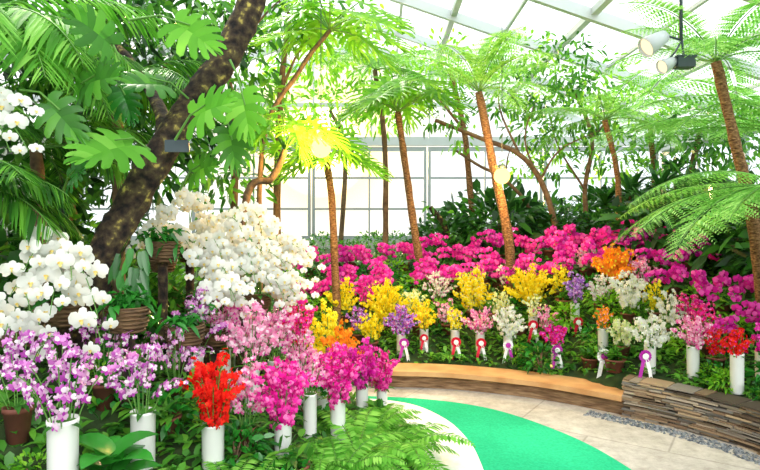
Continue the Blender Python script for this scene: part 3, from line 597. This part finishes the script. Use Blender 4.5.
# ---------------------------------------------------------------- trees
def clusters(mb,cs,L,w,dens,mat=0):
    for c,R in cs:
        n=int(dens*R*R); d=nrm(rng.normal(0,1,(n,3))); P=np.array(c)+d*(R*rng.uniform(.3,1,(n,1))**.6)*[1,1,.65]
        D=d+rng.normal(0,.6,(n,3)); D[:,2]-=.2; N=np.array([0,0,1.])+rng.normal(0,.5,(n,3))
        leaves(mb,P,D,N,L*rng.uniform(.6,1.2,n),w*rng.uniform(.8,1.1,n),.25,mat)
def tree(name,path,r0,r1,branches,cs,L,w,dens,lm,bm,label,catg='tree',noise=.08,sides=10):
    path=np.array(path,float); o=path[0].copy(); r=empty(name,o); top(r,label,catg)
    C=cat(path-o,8); mb=MB(); tube(mb,C,np.linspace(r0,r1,len(C)),sides,0,noise); obj('trunk',mb.mesh('trunk',[bm]),r)
    for b_ in branches:
        C=cat(np.array(b_)-o,5); mb=MB(); tube(mb,C,np.linspace(r1*.7,r1*.2,len(C)),7,0,noise*.6); obj('branch',mb.mesh('branch',[bm]),r)
    if cs: mb=MB(); clusters(mb,[(np.array(c)-o,R) for c,R in cs],L,w,dens); obj('foliage',mb.mesh('foliage',[lm]),r)
    return r,o
def gp(u,Y,dz=-.03): x=XL(u,Y); return np.array([x,Y,G(x,Y)+dz])
T1,o1=tree('leaning_tree',[gp(72,3.2),W(82,330,3.22),W(97,270,3.25),W(125,215,3.3),W(165,145,3.4),W(205,88,3.5),W(238,35,3.6),W(272,-55,3.7)],.098,.085,
  [[W(165,145,3.4),W(160,110,3.7),W(130,60,4.2),W(90,20,4.6)]],[(W(60,30,4.8),.6),(W(10,60,4.4),.6),(W(120,-10,4.8),.6),(W(20,130,4.4),.5),(W(185,-10,4.6),.5)],.17,.06,520,LM,BARK,'dark mossy leaning tree trunk with yellow lichen patches',noise=.13,sides=16)
tree('canopy_tree',[gp(60,5.5),W(70,200,5.5),W(50,60,5.5)],.10,.06,[[W(70,200,5.5),W(120,120,5.6),W(170,60,5.6)],[W(50,60,5.5),W(10,20,5.5),W(-30,-10,5.5)]],
  [(W(40,120,5.3),.9),(W(130,60,5.4),.9),(W(60,20,5.2),1.0),(W(0,180,4.9),.8),(W(130,160,5.6),.7),(W(190,30,5.7),.7),(W(175,120,5.9),.7),(W(-30,60,5),.9),(W(100,220,5.6),.7)],.20,.07,430,LD,BARKL,'dense dark-leaved canopy tree with large leaves')
tree('canopy_tree',[gp(225,6.5),W(235,180,6.5),W(228,60,6.5)],.05,.03,[[W(235,180,6.5),W(210,110,6.4),W(190,60,6.3)],[W(228,60,6.5),W(260,20,6.5),W(290,-10,6.5)]],
  [(W(215,60,6.3),.8),(W(260,10,6.4),.7),(W(200,150,6.4),.8),(W(240,100,6.5),.6),(W(225,190,6.6),.5),(W(310,0,6.6),.5)],.17,.06,400,LM,BARKL,'slender tree with mid-green leaves catching light')
tree('slender_tree',[gp(279,6.8),W(277,200,6.8),W(281,90,6.8),W(290,15,6.8)],.055,.03,[[W(281,90,6.8),W(300,50,6.8),W(330,15,6.8)],[W(290,15,6.8),W(270,-10,6.8),W(250,-30,6.8)]],
  [(W(300,25,6.8),.5),(W(345,10,7),.5),(W(265,90,7),.45),(W(255,140,6.9),.35),(W(320,60,7.2),.4)],.15,.055,340,LB,BARKL,'slender pale-barked tree with bright leaves')
tree('slender_tree',[gp(562,8.2),W(545,190,8.2),W(520,155,8.2),W(480,138,8.2),W(435,120,8.2)],.045,.028,[[W(545,190,8.2),W(525,140,8.2),W(540,90,8.2)],[W(520,155,8.2),W(500,110,8.2),W(500,80,8.2)],[W(540,180,8.2),W(560,150,8.2),W(600,130,8.2)]],
  [(W(545,85,8.2),.7),(W(505,95,8.4),.6),(W(585,110,8.3),.7),(W(440,112,8.2),.45),(W(610,145,8.5),.55),(W(560,60,8.4),.6),(W(530,130,8.6),.45),(W(555,165,8.9),.45)],.14,.05,560,LM,BARKL,'branching small tree with bright green leaves')
tree('slender_tree',[gp(590,8.6),W(585,190,8.6),W(592,140,8.6),W(575,90,8.6)],.04,.028,[[W(592,140,8.6),W(615,110,8.6),W(630,90,8.6)],[W(585,190,8.6),W(560,150,8.6),W(550,120,8.6)]],
  [(W(590,80,8.6),.7),(W(635,110,8.8),.65),(W(560,140,8.6),.5),(W(615,165,8.9),.5)],.14,.05,560,LB,BARKL,'small twisted tree with green crown')
tree('slender_tree',[gp(535,8.9),W(530,210,8.9),W(505,180,8.9),W(478,165,8.9),W(455,150,8.9)],.035,.02,[[W(505,180,8.9),W(510,150,8.9),W(530,120,8.9)]],[(W(530,110,8.9),.4),(W(462,140,8.9),.35),(W(520,165,9.2),.4)],.13,.05,420,LB,BARKL,'thin leaning tree with sparse bright leaves')
tree('slender_tree',[gp(476,9),W(470,190,9),W(464,130,9),W(450,70,9)],.055,.04,[[W(464,130,9),W(440,100,9),W(420,75,9)]],[(W(445,65,9),.75),(W(415,80,9),.6),(W(370,60,9),.7),(W(520,55,9),.6),(W(400,110,9.3),.45),(W(350,100,9.5),.5)],.15,.055,430,LB,BARKF,'brown-trunked tree behind the orchids')
tree('slender_tree',[gp(682,9.0),W(690,180,8.9),W(700,130,8.8)],.06,.04,[],[(W(700,130,8.8),.8),(W(670,150,9),.7),(W(735,140,8.5),.7),(W(700,175,8.6),.7),(W(750,120,8.0),.6)],.16,.06,420,LM,BARKL,'leafy green tree beside the side glazing')
tree('slender_tree',[gp(340,10.5),W(345,150,10.5),W(330,110,10.5)],.05,.03,[],[(W(330,110,10.5),.8),(W(290,100,10.5),.8),(W(380,115,10.5),.6),(W(300,50,10.2),.9),(W(350,40,10.2),.8)],.17,.065,330,LB,BARKL,'tall back tree with yellow-green crown')
tree('slender_tree',[gp(452,8.6),W(445,228,8.6),W(430,207,8.6)],.06,.04,[],[(W(432,203,8.6),.12)],.12,.05,500,LM,BARK,'short dark leaning stump among flowers')
# tree ferns
def tree_fern(path,r0,r1,n,L,label,Lp=.3,el=(.2,.9),bend=1.1,az=None,bm=BARKF,lm=LT,npin=22,nsub=9,pw=.42):
    r,o=tree('tree_fern',path,r0,r1,[],[],0,0,0,lm,bm,label,'tree fern',.16,12); c=np.array(path[-1])-o
    for i in range(n):
        a=i*2.399 if az is None else az[i]; mb=MB(); e=random.uniform(*el)
        frond(mb,c,a+random.uniform(-.15,.15),e,L*random.uniform(.8,1.1),bend+random.uniform(-.2,.3),npin,Lp,True,0,1,droop=.3,start=.15,rr=.008,nsub=nsub,pw=pw); obj('frond',mb.mesh('frond',[lm,STEM]),r)
tree_fern([gp(512,7.0),W(508,235,6.8),W(493,165,6.8),W(479,92,6.8)],.062,.045,12,1.3,'tall tree fern with reddish-brown trunk and feathery crown',.28,(.5,1.2),1.2)
tree_fern([gp(765,5.1),W(752,215,4.9),W(737,150,4.8),W(716,62,4.8)],.05,.04,12,1.1,'tree fern with slender brown trunk and lacy crown',.26,(.4,1.1),1.3)
tree_fern([gp(800,4.5),W(812,260,4.4),W(800,195,4.3)],.08,.07,11,1.5,'low tree fern with long fronds arching over the flowers',.29,(.1,.65),1.1,az=[math.pi+x for x in (-.8,-.45,-.15,.15,.5,.9,1.5,2.2,-1.3,-2,.3)],npin=26)
tree_fern([gp(800,6.2),W(800,190,6.1),W(795,135,6.0)],.08,.06,12,2.2,'tree fern with wide feathery fronds over the terrace',.38,(.15,.75),.95,az=[math.pi+x for x in (-.6,-.35,-.1,.15,.4,.65,.9,1.3,2.0,-.9,-1.8,3)],npin=28)
tree_fern([gp(655,9.5),W(655,190,9.4),W(650,125,9.3)],.05,.04,10,1.3,'distant tree fern with light green crown',.26,(.1,.7),1.2)
tree_fern([gp(618,7.6),W(618,180,7.5),W(605,120,7.4)],.04,.035,11,1.2,'tree fern with pale airy fronds near the glazing',.26,(.2,.9),1.2)
tree_fern([gp(385,8.5),W(385,150,8.5),W(375,70,8.5)],.045,.035,11,1.3,'tall tree fern high under the roof',.28,(.2,1.0),1.1,bm=BARKL)
def philo(path,r0,r1,n,L,label,lm=LB,el=(.1,1.1),pet=.5,bm=BARKF):
    r,o=tree('philodendron_tree',path,r0,r1,[],[],0,0,0,lm,bm,label,'tree',.12,10); c=np.array(path[-1])-o
    for i in range(n):
        a=i*2.399; e=random.uniform(*el); d=np.array([math.cos(a)*math.cos(e),math.sin(a)*math.cos(e),math.sin(e)]); pe=pet*random.uniform(.7,1.2)
        mb=MB(); q=c+d*pe; tube(mb,[c,c+d*pe*.5+[0,0,.03],q],[.01,.008,.006],5,1,cap=False)
        dd=nrm(d*[1,1,.1]+[0,0,-.35]+rng.normal(0,.15,3)); cutleaf(mb,q-dd*L*.1,dd,nrm([random.uniform(-.4,.4),-.5,1]),L*random.uniform(.75,1.15),9,.6,.22,.42,.4); obj('leaf',mb.mesh('leaf',[lm,STEM]),r)
philo([gp(338,6.6),W(332,205,6.5),W(326,160,6.5)],.045,.04,14,.48,'small philodendron tree with huge cut leaves',LB,(-.1,1.2),.35)
philo([gp(424,7.6),W(416,240,7.5),W(406,170,7.5),W(398,112,7.5)],.056,.042,15,.6,'tall philodendron tree with bright split leaves',LB,(.1,1.3),.5)
philo([gp(238,5.4),W(245,205,5.3),W(272,178,5.3),W(285,150,5.3)],.04,.03,12,.42,'leaning philodendron with bright backlit leaves',LB,(.2,1.2),.35,BARKL)
philo([gp(262,6.0),W(262,150,6.0),W(300,70,5.9),W(330,30,5.8)],.028,.024,15,.55,'philodendron with leaves overhanging the window',LB,(-.4,1.0),.4,BARKL)
# monstera on leaning trunk
r=empty('monstera_vine',o1); top(r,'climbing monstera with big glossy cut leaves on trunk','vine')
for (a,b_,L,m,n) in [((150,150,3.2),(115,140,3.0),.36,LF,(.1,-1,.5)),((175,140,3.2),(205,105,3.1),.30,LF,(0,-1,.5)),((60,110,3.2),(95,75,3.1),.28,LM,(0,-1,.4)),((190,100,3.4),(150,78,3.2),.26,LM,(0,-1,.6)),
     ((230,60,3.4),(245,105,3.3),.26,LF,(0,-1,.2)),((215,80,3.5),(232,140,3.4),.24,LM,(.2,-1,.3)),((60,200,3.3),(75,170,3.2),.22,LG,(0,-1,.5)),((20,90,2.9),(60,110,2.9),.24,LM,(0,-1,.5)),((130,20,3.2),(190,25,3.1),.30,LF,(0,-1,.5)),((100,60,3.4),(125,95,3.3),.22,LG,(0,-1,.4)),((180,190,3.5),(200,165,3.4),.24,LM,(0,-1,.4)),((120,60,3.2),(100,30,3.1),.28,LM,(0,-1,.5))]:
    p=W(*a)-o1; q=W(*b_)-o1; mb=MB(); d=nrm(q-p); tube(mb,[p,(p+q)/2+[0,0,.04],q],[.008,.006,.005],5,1,cap=False); cutleaf(mb,q-d*L*.3,nrm(d+[0,0,-.35]),n,L,7,.56,.5,.68,.25); obj('leaf',mb.mesh('leaf',[m,STEM]),r)
r=empty('climbing_vine',o1+[0,-.12,0]); top(r,'vine with hanging glossy oval leaves on the trunk','vine'); mb=MB()
for i in range(30):
    q=W(random.uniform(118,150),random.uniform(235,300),3.2)-o1-[0,-.12,0]; strap(mb,q,(random.uniform(-.5,.5),-.2,-1),random.uniform(.08,.15),.04,.1,5)
obj('foliage',mb.mesh('foliage',[LG]),r)
def palm(path,r0,n,L,Lp,label,lm,az=None,el=(.0,.8),bend=1.3):
    r,o=tree('palm',path,r0,r0*.8,[],[],0,0,0,lm,BARKL,label,'palm',.1,10); c=np.array(path[-1])-o
    for i in range(n):
        a=i*2.399 if az is None else az[i]; mb=MB(); frond(mb,c,a,random.uniform(*el),L*random.uniform(.8,1.1),bend,34,Lp,False,0,1,.09,.35,.15,.008,swp=.8); obj('frond',mb.mesh('frond',[lm,STEM]),r)
palm([gp(-60,3.6),W(-60,150,3.5),W(-30,20,3.4)],.06,12,1.35,.36,'palm with long feathery leaves overhanging the trunk',LF,[-.6,-.2,.2,.5,-1,.9,1.5,2.5,3.5,-2,.0,-.4])
palm([gp(-70,3.0),W(-70,220,2.9),W(-50,190,2.9)],.05,9,.75,.26,'dark green palm near white orchids',LM,[-.5,-.1,.3,.7,-1,1.4,2.5,-2,.1])
palm([gp(120,4.6),W(118,150,4.5),W(115,90,4.5)],.05,12,1.1,.3,'feathery palm rising behind the leaning trunk',LM,None,(.1,1.0))
palm([gp(40,4.2),W(38,190,4.1),W(35,150,4.1)],.05,12,1.0,.28,'dark feathery palm behind white orchids',LM,None,(.1,1.0))
def cord(u,v,Y,R,n,lm,label):
    base=gp(u,Y); c=W(u,v,Y)-base; r=empty('cordyline',base); top(r,label,'plant'); mb=MB(); tube(mb,[(0,0,0),c*.5,c],[.03,.025,.02],7); obj('trunk',mb.mesh('trunk',[BARKL]),r)
    mb=MB()
    for i in range(n):
        a=i*2.399; e=random.uniform(-.1,1.3); strap(mb,c,(math.cos(a)*math.cos(e),math.sin(a)*math.cos(e),math.sin(e)),R*random.uniform(.8,1.1),.07,.35,6,p0=.2)
    obj('foliage',mb.mesh('foliage',[lm]),r)
for a in ((630,195,8.6,.6),(660,190,8.2,.6),(690,195,8.0,.6),(645,205,7.9,.5),(605,205,8.9,.5),(675,175,9.2,.6),(740,200,7.0,.6),(715,190,7.5,.6)): cord(*a,34,LD,'cordyline with dark sword-shaped leaves')
r=empty('veined_leaf_plant',gp(112,2.3)); top(r,'low plant with broad dark heart-shaped leaves','plant'); mb=MB()
for i in range(18):
    a=i*2.4; strap(mb,(0,0,.05+.014*i),(math.cos(a),math.sin(a),.9),.26,.12,.5,6)
obj('foliage',mb.mesh('foliage',[LG]),r)
# ---------------------------------------------------------------- spotlights, and added globes for the sun's glow
def globe(u,v,Y,R,E):
    p=W(u,v,Y); x=p[0]; zt=RZ-.1-(abs(x-RX)/7)*2.4; r=empty('sun_glow_globe',p); top(r,'added glowing globe standing in for the sun glow','sun glow stand-in')  # added globe on a cord, in place of the sun's glow
    mb=MB(); th=np.linspace(-math.pi/2,math.pi/2,12); lathe(mb,np.stack([R*np.cos(th),R*np.sin(th)],1),18); obj('glow_ball',mb.mesh('glow_ball',[SUNGLOW]),r)
    mb=MB(); lathe(mb,[(0,R*.8),(R*.5,R*.85),(R*.4,R*1.4),(0,R*1.4)],14); tube(mb,[(0,0,R*1.3),(0,0,(zt-p[2])/2),(0,0,zt-p[2])],.004,5); obj('cord',mb.mesh('cord',[STEELD]),r)
    for dy in (R+.12,-R-.12):
        l=bpy.data.lights.new('sun_glow_fill','POINT'); l.energy=E; l.color=(1,.55,.16); l.shadow_soft_size=R*.9; o=bpy.data.objects.new('sun_glow_fill',l); COL.objects.link(o); o.location=(p[0],p[1]+dy,p[2])  # added point lights that warm the leaves around the globe
globe(321,148,5.35,.095,75); globe(502,176,6.55,.095,55)
def spot(u,v,Y,d,R,L,label,m):
    p=W(u,v,Y); r=empty('spotlight',p); top(r,label,'spotlight'); M=fframe(d); mb=MB(); lathe(mb,[(0,-L*.5),(R*.6,-L*.5),(R*.75,-L*.2),(R,L*.5),(R*.92,L*.5),(R*.9,L*.4)],18); mb.v=[v_@M.T for v_ in mb.v]; obj('housing',mb.mesh('housing',[m]),r)
    mb=MB(); lathe(mb,[(0,L*.38),(R*.9,L*.38)],18); mb.v=[v_@M.T for v_ in mb.v]; obj('lens',mb.mesh('lens',[WBULB]),r); return r,p
r,p=spot(655,42,4.6,(-.8,-.1,-.5),.085,.20,'white cylindrical spotlight on a hanging pole',STEEL)
pole=W(681,40,4.6)-p; mb=MB(); tube(mb,[pole+[0,0,1.6],pole+[0,0,.6],pole],.014,8); tube(mb,[pole,(pole)*.5+[0,0,.04],(0,0,.03)],.01,6); obj('pole',mb.mesh('pole',[STEELD]),r)
r,p=spot(668,64,4.6,(-.8,-.2,-.4),.06,.14,'small white spotlight below the pole',STEEL)
mb=MB(); tube(mb,[(0,0,.03),(.06,0,.1),W(681,42,4.6)-p],.008,6); obj('arm',mb.mesh('arm',[STEELD]),r)
r=empty('floodlight',W(684,62,4.6)); top(r,'dark rectangular floodlight box on pole','floodlight'); mb=MB(); box(mb,(-.07,-.05,-.05),(.07,.05,.03)); box(mb,(-.08,-.055,.03),(.08,.055,.045)); tube(mb,[(0,0,.04),(-.01,0,.1),(-.016,0,.18)],.01,6); obj('housing',mb.mesh('housing',[STEELD],False),r)
r=empty('name_plate',W(177,146,3.25)); top(r,'small dark plant name plate fixed to leaning trunk','sign'); mb=MB(); box(mb,(-.07,-.006,-.035),(.07,.006,.035)); obj('plate',mb.mesh('plate',[STEELD],False),r)
for t in TPL:
    for c in list(t.children): bpy.data.objects.remove(c)
    bpy.data.objects.remove(t)
# ---------------------------------------------------------------- light + camera
w=bpy.data.worlds.new('World'); S.world=w; w.use_nodes=True; nt=w.node_tree; bg=nt.nodes['Background']
SD_=nrm([-59,560,77])
tc=nt.nodes.new('ShaderNodeTexCoord'); vm=nt.nodes.new('ShaderNodeVectorMath'); vm.operation='DOT_PRODUCT'; vm.inputs[1].default_value=tuple(SD_)
nrmn=nt.nodes.new('ShaderNodeVectorMath'); nrmn.operation='NORMALIZE'; nt.links.new(tc.outputs['Generated'],nrmn.inputs[0]); nt.links.new(nrmn.outputs[0],vm.inputs[0])
rp=ramp(nt,[(1.12,1.18,1.22),(1.15,1.15,1.12),(1.3,1.12,.85),(2.0,1.35,.6),(6,4.5,2.4)],[.90,.97,.990,.997,.9995]); nt.links.new(vm.outputs['Value'],rp.inputs[0]); nt.links.new(rp.outputs[0],bg.inputs[0]); bg.inputs[1].default_value=1.05
def sun(e,ang,rot,c):
    l=bpy.data.lights.new('sun','SUN'); l.energy=e; l.angle=ang; l.color=c; o=bpy.data.objects.new('sun_or_fill_light',l); COL.objects.link(o); o.rotation_euler=rot; return o
s=sun(4.6,math.radians(3),(0,0,0),(1,.90,.72)); s.rotation_euler=Vector((.30,-.62,-.80)).to_track_quat('-Z','Y').to_euler()
s=sun(6.0,math.radians(2),(0,0,0),(1,.68,.30)); s.rotation_euler=Vector(tuple(-SD_)).to_track_quat('-Z','Y').to_euler()
s=sun(2.2,math.radians(40),(0,0,0),(1,.98,.95)); s.rotation_euler=Vector((-.25,.8,-.6)).to_track_quat('-Z','Y').to_euler()  # added soft fill from behind the camera to brighten the foreground
cam=bpy.data.cameras.new('cam'); co=bpy.data.objects.new('camera',cam); COL.objects.link(co); co.location=(0,0,CH); co.rotation_euler=(math.pi/2,0,0)
cam.sensor_width=36; cam.lens=36*F0/760; cam.shift_y=-10/760; S.camera=co
S.view_settings.view_transform='Standard'; S.view_settings.look='None'; S.view_settings.exposure=.38
print('OBJS',len(bpy.data.objects))
